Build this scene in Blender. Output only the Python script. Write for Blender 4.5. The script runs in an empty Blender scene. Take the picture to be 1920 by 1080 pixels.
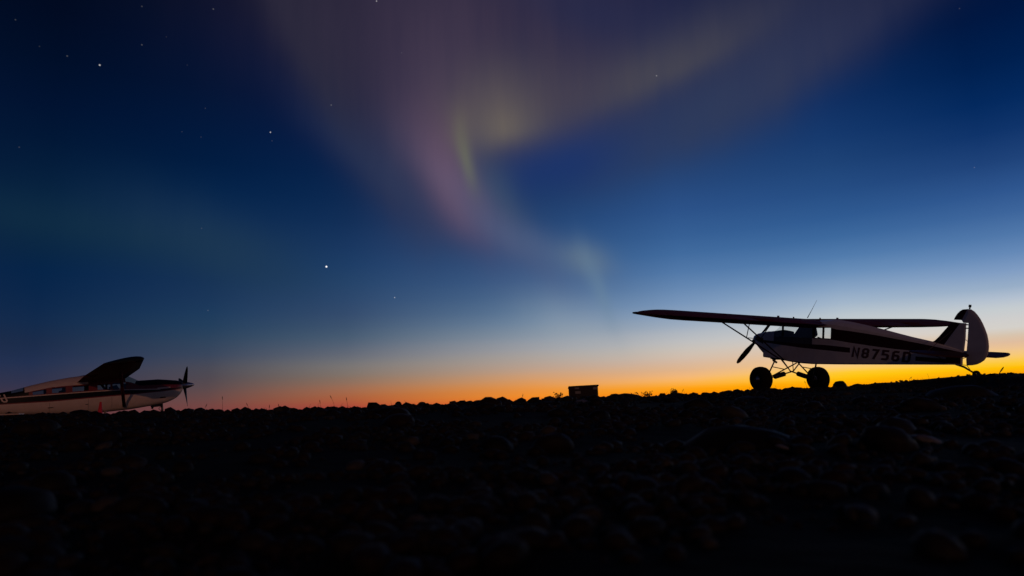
import bpy, bmesh, math, random
import numpy as np
from mathutils import Vector, Matrix, noise

# ------------------------------------------------------------------ camera
sc = bpy.context.scene
COL = sc.collection
R = math.radians
EYE = 0.5                                   # height of the lens above datum
F_PX, HZ_Y, ROLL = 1280.0, 765.0, R(2.0)    # 24 mm lens, tilted up, slightly rolled
PITCH = math.atan((HZ_Y - 540.0) / F_PX)
_fw = Vector((0, math.cos(PITCH), math.sin(PITCH)))
_up = Vector((0, -math.sin(PITCH), math.cos(PITCH)))
_rt = Vector((1, 0, 0))
CAM_R = _rt * math.cos(ROLL) - _up * math.sin(ROLL)
CAM_U = _rt * math.sin(ROLL) + _up * math.cos(ROLL)
CAM_F = _fw
cd = bpy.data.cameras.new('camera')
cd.sensor_width = 36.0
cd.lens = 24.0
cd.clip_start = 0.05
cd.clip_end = 20000
cd.dof.use_dof = True
cd.dof.focus_distance = 19.0
cd.dof.aperture_fstop = 1.6
cam = bpy.data.objects.new('camera', cd)
COL.objects.link(cam)
m = Matrix((CAM_R, CAM_U, -CAM_F)).transposed().to_4x4()
m.translation = (0, 0, EYE)
cam.matrix_world = m
sc.camera = cam


def ray(px, py):
    return CAM_R * ((px - 960) / F_PX) + CAM_U * ((540 - py) / F_PX) + CAM_F


def at(px, py, Y):
    """point of the place seen in that direction at the depth Y"""
    d = ray(px, py)
    p = d * (Y / d.y)
    return Vector((p.x, p.y, p.z + EYE))


# ------------------------------------------------------------------ view
sc.view_settings.view_transform = 'Standard'
sc.view_settings.look = 'None'
sc.view_settings.exposure = 0
sc.view_settings.gamma = 1
sc.cycles.max_bounces = 8
sc.cycles.transparent_max_bounces = 16


def lin(c):
    c = c / 255.0
    return c / 12.92 if c <= 0.04045 else ((c + 0.055) / 1.055) ** 2.4


def L3(r, g, b):
    return (lin(r), lin(g), lin(b))


# ------------------------------------------------------------------ sky: dusk glow, aurora, stars
world = bpy.data.worlds.new('World')
sc.world = world
world.use_nodes = True
wt = world.node_tree
wt.nodes.clear()


def N(tp, **kw):
    n = wt.nodes.new(tp)
    for k, v in kw.items():
        setattr(n, k, v)
    return n


def lk(a, b):
    wt.links.new(a, b)


def mth(op, a, b=None, c=None, clamp=False):
    n = N('ShaderNodeMath', operation=op, use_clamp=clamp)
    for i, v in enumerate((a, b, c)):
        if v is None:
            continue
        if isinstance(v, (int, float)):
            n.inputs[i].default_value = v
        else:
            lk(v, n.inputs[i])
    return n.outputs[0]


def mixc(fac, a, b):
    n = N('ShaderNodeMix', data_type='RGBA')
    if isinstance(fac, (int, float)):
        n.inputs[0].default_value = fac
    else:
        lk(fac, n.inputs[0])
    for s, v in ((6, a), (7, b)):
        if isinstance(v, tuple):
            n.inputs[s].default_value = (*v, 1)
        else:
            lk(v, n.inputs[s])
    return n.outputs[2]


tc = N('ShaderNodeTexCoord')
DIR = tc.outputs['Generated']
sep = N('ShaderNodeSeparateXYZ')
lk(DIR, sep.inputs[0])
dx, dy, dz = sep.outputs
el = mth('ARCSINE', dz)                                   # elevation
az = mth('ARCTAN2', dx, dy)                               # azimuth, 0 straight ahead
GLOW = R(44)
hl = mth('SQRT', mth('MAXIMUM', mth('ADD', mth('MULTIPLY', dx, dx), mth('MULTIPLY', dy, dy)), 1e-6))
cg = mth('DIVIDE', mth('ADD', mth('MULTIPLY', dx, math.sin(GLOW)), mth('MULTIPLY', dy, math.cos(GLOW))), hl)
dglow = mth('ARCCOSINE', mth('MINIMUM', mth('MAXIMUM', cg, -1.0), 1.0))   # angle from the afterglow

# thin haze streaks low in the sky
cmb = N('ShaderNodeCombineXYZ')
lk(mth('MULTIPLY', az, 1.6), cmb.inputs[0])
lk(mth('MULTIPLY', el, 46.0), cmb.inputs[1])
st = N('ShaderNodeTexNoise')
st.inputs['Scale'].default_value = 1.0
st.inputs['Detail'].default_value = 3
lk(cmb.outputs[0], st.inputs['Vector'])
streak = mth('MULTIPLY', mth('SUBTRACT', st.outputs[0], 0.5), 0.010)
fall = mth('SUBTRACT', 1.0, mth('MULTIPLY', el, 5.0), clamp=True)
el_s = mth('ADD', el, mth('MULTIPLY', streak, fall))

# colour against elevation (degrees) at several angles from the afterglow
SKY = [
    (8.0, [(-1.5, 254, 140, 8), (1.2, 254, 165, 8), (1.6, 255, 198, 5), (1.8, 252, 200, 55), (2.2, 250, 202, 105), (2.7, 240, 198, 140), (3.3, 222, 188, 160), (3.7, 215, 195, 172), (4.1, 213, 208, 198), (4.7, 208, 206, 204), (5.4, 200, 205, 207), (6.1, 182, 194, 209), (6.8, 158, 178, 201), (8.2, 124, 154, 194), (9.7, 92, 130, 178), (11.1, 72, 112, 164), (12.5, 55, 95, 151), (13.9, 43, 82, 139), (15.3, 32, 68, 123), (17.1, 18, 54, 109), (18.8, 6, 44, 98), (20.5, 2, 37, 88), (22.1, 0, 31, 78), (23.8, 0, 26, 70), (46, 0, 14, 45), (90, 1, 7, 22)]),
    (17.9, [(-1.5, 255, 147, 0), (1.0, 255, 172, 0), (1.4, 255, 195, 10), (1.8, 255, 203, 50), (2.1, 252, 204, 110), (2.8, 240, 200, 150), (3.5, 228, 200, 170), (4.0, 222, 205, 190), (4.8, 206, 206, 206), (5.6, 195, 202, 205), (7.2, 158, 179, 202), (8.4, 128, 158, 193), (9.6, 98, 137, 182), (11.2, 72, 115, 166), (12.8, 53, 97, 151), (14.4, 43, 84, 140), (15.9, 36, 75, 129), (17.5, 30, 67, 119), (19.4, 22, 58, 111), (21.3, 14, 50, 103), (23.2, 8, 42, 94), (25.0, 4, 36, 84), (26.8, 2, 30, 74), (46, 0, 16, 48), (90, 1, 7, 22)]),
    (29.9, [(-1.5, 255, 120, 5), (0.7, 255, 145, 5), (1.0, 255, 158, 10), (1.2, 255, 165, 25), (1.6, 252, 180, 85), (2.0, 245, 185, 120), (2.4, 228, 180, 135), (2.7, 222, 182, 145), (3.3, 214, 186, 164), (4.0, 205, 193, 180), (4.6, 194, 192, 190), (5.3, 182, 186, 192), (6.0, 162, 175, 191), (7.4, 132, 158, 190), (9.2, 102, 136, 178), (10.9, 77, 117, 166), (12.6, 60, 102, 154), (14.3, 50, 90, 144), (16.0, 42, 80, 135), (17.7, 36, 72, 125), (19.4, 30, 64, 115), (21.5, 22, 54, 103), (23.5, 14, 46, 94), (27.5, 6, 34, 78), (46, 0, 18, 50), (90, 1, 7, 22)]),
    (42.5, [(-1.5, 246, 103, 32), (0.6, 246, 128, 32), (0.8, 244, 138, 38), (1.3, 236, 144, 56), (1.9, 225, 152, 85), (2.6, 205, 158, 120), (3.2, 188, 160, 140), (4.1, 172, 162, 155), (5.0, 155, 158, 165), (5.9, 135, 148, 163), (7.2, 105, 130, 158), (8.6, 82, 112, 147), (9.9, 66, 98, 140), (11.7, 52, 86, 132), (13.5, 42, 76, 122), (16.1, 30, 64, 111), (20.5, 18, 50, 96), (24.8, 12, 40, 81), (28.8, 6, 30, 69), (46, 0, 16, 44), (90, 1, 7, 22)]),
    (57.8, [(-1.5, 165, 47, 56), (0.6, 165, 72, 56), (0.8, 170, 82, 58), (1.3, 168, 96, 64), (1.9, 160, 106, 80), (2.8, 134, 113, 100), (3.7, 122, 117, 115), (5.0, 95, 103, 118), (6.2, 72, 92, 115), (7.5, 58, 80, 111), (8.9, 48, 74, 111), (10.2, 40, 70, 109), (11.9, 30, 62, 104), (14.1, 22, 52, 94), (16.2, 14, 44, 85), (18.4, 8, 38, 79), (20.5, 4, 32, 74), (22.6, 2, 26, 68), (26.7, 2, 20, 57), (30.6, 1, 15, 46), (46, 0, 8, 29), (90, 1, 7, 22)]),
    (68.1, [(-1.5, 118, 41, 64), (0.7, 118, 66, 64), (1.4, 108, 72, 70), (2.2, 92, 74, 77), (3.0, 81, 73, 81), (3.8, 74, 74, 86), (4.6, 61, 71, 92), (5.8, 48, 68, 93), (7.5, 32, 61, 93), (8.7, 28, 56, 91), (9.9, 22, 50, 88), (11.5, 16, 46, 85), (13.6, 12, 43, 80), (15.6, 6, 38, 78), (17.6, 3, 33, 72), (19.6, 1, 28, 65), (21.6, 1, 25, 61), (23.5, 0, 21, 55), (25.5, 0, 18, 51), (27.3, 0, 16, 48), (29.2, 0, 14, 44), (30.8, 0, 12, 40), (46, 0, 8, 26), (90, 1, 7, 22)]),
    (79.2, [(-1.5, 84, 29, 62), (0.8, 84, 54, 62), (1.5, 76, 54, 66), (2.4, 56, 52, 74), (3.5, 42, 50, 78), (4.2, 34, 48, 80), (5.3, 28, 44, 74), (7.1, 18, 42, 76), (8.9, 10, 38, 74), (10.7, 6, 36, 72), (12.6, 8, 36, 66), (14.4, 5, 33, 63), (16.2, 3, 30, 61), (18.0, 2, 26, 57), (19.8, 1, 22, 53), (21.5, 1, 19, 50), (23.2, 0, 16, 44), (24.9, 0, 14, 40), (26.6, 0, 12, 37), (28.1, 0, 10, 33), (46, 0, 8, 21), (90, 1, 7, 22)]),
    (150, [(-1.5, 55, 43, 52), (4, 55, 45, 56), (9, 48, 42, 56), (16, 35, 36, 52), (26, 19, 24, 40), (40, 7, 12, 28), (90, 1, 6, 20)]),
]
EL0, EL1 = -2.0, 62.0


def ramp_for(keys):
    keys = sorted(keys)
    ke = np.array([k[0] for k in keys], float)
    kc = np.array([k[1:] for k in keys], float)
    tang = np.gradient(kc, ke, axis=0)

    def f(e):
        e = min(max(e, ke[0]), ke[-1])
        i = int(min(max(np.searchsorted(ke, e) - 1, 0), len(ke) - 2))
        h = ke[i + 1] - ke[i]
        t = (e - ke[i]) / h
        lo = np.minimum(kc[i], kc[i + 1]); hi = np.maximum(kc[i], kc[i + 1])
        v = ((2*t**3 - 3*t**2 + 1) * kc[i] + (t**3 - 2*t**2 + t) * h * tang[i] + (-2*t**3 + 3*t**2) * kc[i + 1] + (t**3 - t**2) * h * tang[i + 1])
        return np.clip(v, lo, hi)
    es = [-1, .4, .8, 1.0, 1.2, 1.4, 1.6, 1.8, 2.1, 2.4, 2.8, 3.2, 3.7, 4.2, 4.8, 5.5, 6.2, 7, 8, 9.2, 10.5, 12, 13.5, 15.5, 17.5, 19.5, 22, 25, 28, 32, 46, 61]
    n = N('ShaderNodeValToRGB')
    cr = n.color_ramp
    cr.interpolation = 'LINEAR'
    for i, e in enumerate(es):
        pos = (e - EL0) / (EL1 - EL0)
        s = cr.elements[i] if i < 2 else cr.elements.new(pos)
        s.position = pos
        v = f(e)
        s.color = (*L3(*v), 1)
    return n


fac = mth('DIVIDE', mth('SUBTRACT', mth('MULTIPLY', el_s, 180 / math.pi), EL0), EL1 - EL0, clamp=True)
cur = None
prev = None
for deg, keys in SKY:
    rn = ramp_for(keys)
    lk(fac, rn.inputs[0])
    if cur is None:
        cur = rn.outputs[0]
    else:
        mr = N('ShaderNodeMapRange', interpolation_type='LINEAR')
        lk(dglow, mr.inputs[0])
        mr.inputs[1].default_value = R(prev)
        mr.inputs[2].default_value = R(deg)
        cur = mixc(mr.outputs[0], cur, rn.outputs[0])
    prev = deg

# --- aurora: soft veils given by their place in azimuth and elevation
cmb2 = N('ShaderNodeCombineXYZ')
lk(az, cmb2.inputs[0])
lk(el, cmb2.inputs[1])
wob = N('ShaderNodeTexNoise')
wob.inputs['Scale'].default_value = 5.0
wob.inputs['Detail'].default_value = 2
lk(cmb2.outputs[0], wob.inputs['Vector'])
vs = N('ShaderNodeVectorMath', operation='SUBTRACT')
lk(wob.outputs['Color'], vs.inputs[0])
vs.inputs[1].default_value = (0.5, 0.5, 0.5)
vm = N('ShaderNodeVectorMath', operation='MULTIPLY_ADD')
lk(vs.outputs[0], vm.inputs[0])
vm.inputs[1].default_value = (0.035, 0.035, 0)
lk(cmb2.outputs[0], vm.inputs[2])
UV = vm.outputs[0]


def azel(px, py):
    d = ray(px, py).normalized()
    return np.array([math.atan2(d.x, d.y), math.asin(d.z)])


def veil(px, py, s1, s2, ang, col, amt, k=1.0):
    """one soft elliptical veil; s1, s2, ang describe it around its centre, k > 1 sharpens one flank"""
    global cur
    c = azel(px, py)
    J = np.stack([(azel(px + 4, py) - c) / 4, (azel(px, py + 4) - c) / 4], 1)
    a = R(ang)
    U = np.array([[math.cos(a), -math.sin(a)], [math.sin(a), math.cos(a)]])
    A = np.diag([1 / s1, 1 / s2]) @ U.T @ np.linalg.inv(J)
    off = N('ShaderNodeVectorMath', operation='SUBTRACT')
    lk(UV, off.inputs[0])
    off.inputs[1].default_value = (c[0], c[1], 0)
    comp = []
    for r_ in range(2):
        d = N('ShaderNodeVectorMath', operation='DOT_PRODUCT')
        lk(off.outputs[0], d.inputs[0])
        d.inputs[1].default_value = (A[r_, 0], A[r_, 1], 0)
        comp.append(d.outputs['Value'])
    q = comp[1]
    if k != 1.0:
        q = mth('ADD', mth('MINIMUM', q, 0.0), mth('MULTIPLY', mth('MAXIMUM', q, 0.0), k))
    d2 = mth('ADD', mth('MULTIPLY', comp[0], comp[0]), mth('MULTIPLY', q, q))
    g = mth('MULTIPLY', mth('EXPONENT', mth('MULTIPLY', d2, -0.5)), mth('MULTIPLY', RAYS, amt))
    cur = mixc(g, cur, L3(*col))


VEILS = [
    (150, 425, 260, 34, 14, (20, 50, 70), 0.42),
    (420, 470, 150, 50, 20, (34, 60, 84), 0.5),
    (590, 110, 210, 105, 62, (42, 42, 58), 0.72, 3.2),
    (900, 30, 250, 130, 5, (62, 52, 72), 0.72),
    (1460, 140, 260, 130, -31, (52, 54, 80), 0.72, 3.2),
    (1330, 215, 150, 60, -28, (50, 66, 96), 0.4),
    (820, 230, 70, 130, 0, (82, 68, 86), 0.62),
    (735, 340, 130, 46, 40, (44, 58, 90), 0.5, 1.6),
    (1245, 130, 125, 42, -27, (82, 79, 82), 0.56, 1.8),
    (1030, 190, 105, 60, -20, (82, 72, 80), 0.5),
    (1045, 310, 85, 36, -18, (24, 50, 108), 0.66),
    (1100, 18, 80, 40, 20, (34, 42, 76), 0.45),
    (922, 200, 66, 52, -30, (96, 87, 88), 0.5),
    (944, 244, 44, 34, -10, (116, 107, 94), 0.52, 1.5),
    (862, 252, 34, 18, 82, (106, 98, 86), 0.4),
    (848, 352, 82, 38, 60, (112, 84, 104), 0.72, 1.3),
    (935, 362, 60, 26, 60, (58, 84, 104), 0.42),
    (875, 304, 40, 10, 77, (112, 118, 88), 0.52),
    (930, 425, 120, 34, 42, (82, 88, 120), 0.5, 1.4),
    (1030, 475, 90, 26, 22, (84, 102, 136), 0.38),
    (1100, 488, 34, 22, 20, (110, 128, 138), 0.45),
    (1122, 540, 50, 11, 70, (104, 132, 156), 0.42),
    (1070, 610, 70, 34, 20, (160, 170, 178), 0.24),
]
# fine rays: brightness varies across the veils, long in the direction of the rays
rmap = N('ShaderNodeMapping')
rmap.inputs['Rotation'].default_value = (0, 0, R(-12))
rmap.inputs['Scale'].default_value = (26, 3.5, 1)
lk(cmb2.outputs[0], rmap.inputs[0])
rno = N('ShaderNodeTexNoise')
rno.inputs['Scale'].default_value = 1.0
rno.inputs['Detail'].default_value = 4
rno.inputs['Roughness'].default_value = 0.55
lk(rmap.outputs[0], rno.inputs['Vector'])
RAYS = mth('ADD', 0.70, mth('MULTIPLY', rno.outputs[0], 0.60))
for v in VEILS:
    veil(*v)

STARS = [(612, 500, 1.5, 1.45), (187, 122, 0.55, 1.1), (507, 248, 0.5, 1.0), (126, 105, .1, 1), (266, 84, .1, 1), (266, 12, .07, 1), (400, 17, .13, 1), (29, 37, .07, .9), (74, 87, .035, .9), (621, 197, .16, 1), (706, 2, .35, 1), (1231, 142, .3, 1), (36, 276, .05, 1), (341, 247, .05, .8), (377, 257, .05, .8), (385, 203, .06, .8), (740, 558, .4, .9), (378, 428, .08, .8), (390, 582, .12, .8), (1827, 314, .12, .8), (1799, 16, .06, .8), (312, 69, .03, .8), (351, 122, .03, .8), (510, 264, .06, .8), (753, 99, .06, .8)]
for px, py, br, rad in STARS:
    br = br if br > .3 else br * .65
    d = ray(px, py).normalized()
    n = N('ShaderNodeVectorMath', operation='DISTANCE')
    lk(DIR, n.inputs[0])
    n.inputs[1].default_value = d
    mr = N('ShaderNodeMapRange', interpolation_type='SMOOTHSTEP')
    lk(n.outputs['Value'], mr.inputs[0])
    mr.inputs[1].default_value = 0.0013 * rad
    mr.inputs[2].default_value = 0.0002
    mr.inputs[3].default_value = 0.0
    mr.inputs[4].default_value = br
    ad = N('ShaderNodeMix', data_type='RGBA', blend_type='ADD')
    lk(mr.outputs[0], ad.inputs[0])
    ad.clamp_factor = False
    lk(cur, ad.inputs[6])
    ad.inputs[7].default_value = (1, 0.96, 0.92, 1)
    cur = ad.outputs[2]

bg = N('ShaderNodeBackground')
bg.inputs['Strength'].default_value = 1.0
lk(cur, bg.inputs['Color'])
ow = N('ShaderNodeOutputWorld')
lk(bg.outputs[0], ow.inputs[0])
# the sun has set; the one lamp is a low warm key light, added unseen behind the camera, to its right
sl_ = bpy.data.lights.new('warm_key', 'SUN')
sl_.energy = 0.24
sl_.angle = R(0.6)
sl_.color = (1.0, 0.46, 0.28)
warm_key = bpy.data.objects.new('warm_key', sl_)
COL.objects.link(warm_key)
MAZ, MEL = R(180 - 13), R(11)
warm_key.rotation_euler = Vector((-math.sin(MAZ) * math.cos(MEL), -math.cos(MAZ) * math.cos(MEL), -math.sin(MEL))).to_track_quat('-Z', 'Y').to_euler()

# ------------------------------------------------------------------ materials
MATS = {}


def mat(name, col, rough=0.5, metal=0.0, var=0.12, scale=6.0, bump=0.0, spec=0.5, coat=0.0, coords='Object'):
    if name in MATS:
        return MATS[name]
    mt = bpy.data.materials.new(name)
    mt.use_nodes = True
    t = mt.node_tree
    b = t.nodes['Principled BSDF']
    b.inputs['Roughness'].default_value = rough
    b.inputs['Metallic'].default_value = metal
    b.inputs['Specular IOR Level'].default_value = spec
    b.inputs['Coat Weight'].default_value = coat
    tcn = t.nodes.new('ShaderNodeTexCoord')
    nz = t.nodes.new('ShaderNodeTexNoise')
    nz.inputs['Scale'].default_value = scale
    nz.inputs['Detail'].default_value = 6
    t.links.new(tcn.outputs[coords], nz.inputs['Vector'])
    rp = t.nodes.new('ShaderNodeValToRGB')
    rp.color_ramp.elements[0].position = 0.3
    rp.color_ramp.elements[1].position = 0.7
    rp.color_ramp.elements[0].color = (*[c * (1 - var) for c in col], 1)
    rp.color_ramp.elements[1].color = (*[min(1, c * (1 + var)) for c in col], 1)
    t.links.new(nz.outputs[0], rp.inputs[0])
    t.links.new(rp.outputs[0], b.inputs['Base Color'])
    if bump:
        bp = t.nodes.new('ShaderNodeBump')
        bp.inputs['Strength'].default_value = bump
        bp.inputs['Distance'].default_value = 0.02
        t.links.new(nz.outputs[0], bp.inputs['Height'])
        t.links.new(bp.outputs[0], b.inputs['Normal'])
    MATS[name] = mt
    return mt


def glass_mat(name, tint, refl=0.08):
    mt = bpy.data.materials.new(name)
    mt.use_nodes = True
    t = mt.node_tree
    t.nodes.clear()
    tr = t.nodes.new('ShaderNodeBsdfTransparent')
    tr.inputs[0].default_value = (*tint, 1)
    gl = t.nodes.new('ShaderNodeBsdfGlossy')
    gl.inputs['Roughness'].default_value = 0.04
    nz = t.nodes.new('ShaderNodeTexNoise')
    nz.inputs['Scale'].default_value = 3
    rp = t.nodes.new('ShaderNodeMapRange')
    rp.inputs[3].default_value = refl * 0.6
    rp.inputs[4].default_value = refl * 1.4
    t.links.new(nz.outputs[0], rp.inputs[0])
    mx = t.nodes.new('ShaderNodeMixShader')
    t.links.new(rp.outputs[0], mx.inputs[0])
    t.links.new(tr.outputs[0], mx.inputs[1])
    t.links.new(gl.outputs[0], mx.inputs[2])
    o = t.nodes.new('ShaderNodeOutputMaterial')
    t.links.new(mx.outputs[0], o.inputs[0])
    MATS[name] = mt
    return mt


WHITE = mat('white_paint', (0.70, 0.70, 0.72), 0.35, var=0.06, coat=0.3)
MAROON = mat('maroon_fabric_paint', (0.11, 0.014, 0.02), 0.7, var=0.12, spec=0.15)
NAVY = mat('navy_cover', (0.05, 0.055, 0.10), 0.6)
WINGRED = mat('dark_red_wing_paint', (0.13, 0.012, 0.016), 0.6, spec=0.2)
LETTER = mat('faded_maroon_lettering', (0.10, 0.05, 0.06), 0.6, spec=0.2)
STRIPE = mat('dark_stripe_paint', (0.04, 0.010, 0.014), 0.55, spec=0.15)
BLACKP = mat('black_paint', (0.006, 0.006, 0.008), 0.4, spec=0.2)
REDP = mat('red_paint', (0.20, 0.017, 0.022), 0.4)
CREAM = mat('cream_paint', (0.70, 0.54, 0.45), 0.4, var=0.05)
RUBBER = mat('tyre_rubber', (0.008, 0.008, 0.008), 0.9, bump=0.3, scale=40, spec=0.15)
STEEL = mat('painted_steel_tube', (0.10, 0.09, 0.09), 0.45, metal=0.3)
ALU = mat('bare_aluminium', (0.45, 0.45, 0.46), 0.3, metal=0.9)
DARK = mat('dark_interior', (0.02, 0.02, 0.022), 0.8)
GLASS = glass_mat('cabin_glass', (0.90, 0.92, 0.92))
GLASS2 = glass_mat('tinted_cabin_glass', (0.50, 0.60, 0.60))
CONE = mat('orange_red_plastic', (0.85, 0.045, 0.06), 0.5)
WOOD = mat('weathered_wood', (0.020, 0.012, 0.011), 0.85, scale=14, bump=0.4, var=0.3)
ROOF = mat('roof_felt', (0.03, 0.028, 0.03), 0.85, scale=20, bump=0.3)
PALEP = mat('pale_sheet', (0.17, 0.165, 0.17), 0.6)
TWIG = mat('dry_stem', (0.09, 0.06, 0.035), 0.8)
LEAF = mat('dark_leaf', (0.045, 0.045, 0.025), 0.7)


def stone_mat(name, island):
    mt = bpy.data.materials.new(name)
    mt.use_nodes = True
    t = mt.node_tree
    b = t.nodes['Principled BSDF']
    if island:
        rnd = t.nodes.new('ShaderNodeNewGeometry').outputs['Random Per Island']
    else:
        rnd = t.nodes.new('ShaderNodeObjectInfo').outputs['Random']
    rp = t.nodes.new('ShaderNodeValToRGB')
    cr = rp.color_ramp
    cr.elements[0].position = 0
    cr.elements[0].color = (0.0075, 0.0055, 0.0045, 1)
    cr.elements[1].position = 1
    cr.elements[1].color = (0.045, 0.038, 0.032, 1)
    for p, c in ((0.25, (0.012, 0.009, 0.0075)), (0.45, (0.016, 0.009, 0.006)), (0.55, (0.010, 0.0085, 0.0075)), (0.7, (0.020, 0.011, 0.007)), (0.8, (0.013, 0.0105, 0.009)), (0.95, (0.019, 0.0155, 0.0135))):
        e = cr.elements.new(p)
        e.color = (*c, 1)
    t.links.new(rnd, rp.inputs[0])
    tcn = t.nodes.new('ShaderNodeTexCoord')
    nz = t.nodes.new('ShaderNodeTexNoise')
    nz.inputs['Scale'].default_value = 14 if island else 3.0
    nz.inputs['Detail'].default_value = 8
    t.links.new(tcn.outputs['Object'], nz.inputs['Vector'])
    mr = t.nodes.new('ShaderNodeMapRange')
    mr.inputs[3].default_value = 0.55
    mr.inputs[4].default_value = 1.45
    t.links.new(nz.outputs[0], mr.inputs[0])
    mx = t.nodes.new('ShaderNodeMix')
    mx.data_type = 'RGBA'
    mx.blend_type = 'MULTIPLY'
    mx.inputs[0].default_value = 1
    t.links.new(rp.outputs[0], mx.inputs[6])
    t.links.new(mr.outputs[0], mx.inputs[7])
    t.links.new(mx.outputs[2], b.inputs['Base Color'])
    b.inputs['Roughness'].default_value = 0.62
    b.inputs['Specular IOR Level'].default_value = 0.1
    bp = t.nodes.new('ShaderNodeBump')
    bp.inputs['Strength'].default_value = 0.35
    bp.inputs['Distance'].default_value = 0.01
    t.links.new(nz.outputs[0], bp.inputs['Height'])
    t.links.new(bp.outputs[0], b.inputs['Normal'])
    MATS[name] = mt
    return mt


STONE = stone_mat('river_stone', False)
GRAVEL = stone_mat('river_gravel', True)
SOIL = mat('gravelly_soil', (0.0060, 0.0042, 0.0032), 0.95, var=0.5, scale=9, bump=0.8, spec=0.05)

# ------------------------------------------------------------------ mesh helpers


def tag(o, label=None, cat=None, group=None, kind=None):
    for k, v in (('label', label), ('category', cat), ('group', group), ('kind', kind)):
        if v:
            o[k] = v
    return o


def link(name, me, mats, parent=None, off=(0, 0, 0)):
    if not isinstance(mats, (list, tuple)):
        mats = [mats]
    for x in mats:
        me.materials.append(x)
    o = bpy.data.objects.new(name, me)
    COL.objects.link(o)
    if parent is not None:
        o.parent = parent
    o.location = off
    return o


class MB:
    def __init__(s):
        s.v, s.f, s.mi, s.sm = [], [], [], []

    def add(s, vs, fs, mi=0, sm=False):
        b = len(s.v)
        s.v += [tuple(x) for x in vs]
        for f in fs:
            s.f.append([b + i for i in f])
            s.mi.append(mi)
            s.sm.append(sm)

    def tube(s, pts, rad, n=8, mi=0, flat=1.0):
        """tube along points; rad a number or one per point; flat squashes it sideways"""
        pts = [Vector(p) for p in pts]
        if isinstance(rad, (int, float)):
            rad = [rad] * len(pts)
        ref = None
        vs = []
        for i, p in enumerate(pts):
            t = (pts[min(i + 1, len(pts) - 1)] - pts[max(i - 1, 0)]).normalized()
            if ref is None:
                ref = Vector((1, 0, 0)) if abs(t.x) < 0.8 else Vector((0, 0, 1))
            a = (ref - t * ref.dot(t)).normalized()
            c = t.cross(a)
            for k in range(n):
                q = 2 * math.pi * k / n
                vs.append(p + a * (math.cos(q) * rad[i]) + c * (math.sin(q) * rad[i] * flat))
        fs = []
        for i in range(len(pts) - 1):
            for k in range(n):
                fs.append((i*n + k, i*n + (k+1) % n, (i+1)*n + (k+1) % n, (i+1)*n + k))
        s.add(vs, fs, mi, True)
        b = (len(pts) - 1) * n
        s.add(vs, [tuple(range(n - 1, -1, -1)), tuple(range(b, b + n))], mi, False)

    def lathe(s, prof, origin, axis='y', n=32, mi=0):
        """prof: list of (radius, offset along axis)"""
        vs, fs = [], []
        o = Vector(origin)
        for r, a in prof:
            for k in range(n):
                q = 2 * math.pi * k / n
                c, d = r * math.cos(q), r * math.sin(q)
                vs.append(o + (Vector((c, a, d)) if axis == 'y' else Vector((a, c, d)) if axis == 'x' else Vector((c, d, a))))
        for i in range(len(prof) - 1):
            for k in range(n):
                fs.append((i*n + k, i*n + (k+1) % n, (i+1)*n + (k+1) % n, (i+1)*n + k))
        s.add(vs, fs, mi, True)

    def box(s, lo, hi, mi=0):
        x0, y0, z0 = lo
        x1, y1, z1 = hi
        v = [(x0, y0, z0), (x1, y0, z0), (x1, y1, z0), (x0, y1, z0), (x0, y0, z1), (x1, y0, z1), (x1, y1, z1), (x0, y1, z1)]
        s.add(v, [(0, 3, 2, 1), (4, 5, 6, 7), (0, 1, 5, 4), (1, 2, 6, 5), (2, 3, 7, 6), (3, 0, 4, 7)], mi)

    def prism(s, poly, th, mi=0, edge=0.45):
        """outline in the x-z plane, thickness th in y, thinned towards its rim"""
        n = len(poly)
        cx = sum(p[0] for p in poly) / n
        cz = sum(p[1] for p in poly) / n
        vs = []
        for sgn in (1, -1):
            for x, z in poly:
                vs.append((x, sgn * th * 0.5 * edge, z))
            for x, z in poly:
                vs.append((cx + (x - cx) * 0.86, sgn * th * 0.5, cz + (z - cz) * 0.86))
        fs = [tuple(range(n, 2*n)), tuple(range(4*n - 1, 3*n - 1, -1))]
        for k in range(n):
            j = (k + 1) % n
            fs += [(k, j, n + j, n + k), (2*n + j, 2*n + k, 3*n + k, 3*n + j), (j, k, 2*n + k, 2*n + j)]
        s.add(vs, fs, mi)

    def build(s, name, mats, parent=None, off=(0, 0, 0)):
        me = bpy.data.meshes.new(name)
        me.from_pydata(s.v, [], s.f)
        me.polygons.foreach_set('material_index', s.mi)
        me.polygons.foreach_set('use_smooth', s.sm)
        bm = bmesh.new()
        bm.from_mesh(me)
        bmesh.ops.remove_doubles(bm, verts=bm.verts, dist=1e-5)
        bmesh.ops.recalc_face_normals(bm, faces=bm.faces)
        bm.to_mesh(me)
        bm.free()
        me.update()
        return link(name, me, mats, parent, off)


def root_at(name, base, pose):
    """Empty at the thing's base; pose = origin of the body frame, yaw, pitch, roll"""
    loc, yaw, pit, rol = pose
    e = bpy.data.objects.new(name, None)
    COL.objects.link(e)
    e.rotation_euler = (rol, -pit, yaw)
    e.location = Vector(loc) + e.rotation_euler.to_matrix() @ Vector(base)
    e.empty_display_size = 0.2
    return e


def itab(tab):
    xs = np.array(sorted(t[0] for t in tab))
    ys = np.array([t[1] for t in sorted(tab)])
    return lambda x: float(np.interp(x, xs, ys))


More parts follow.
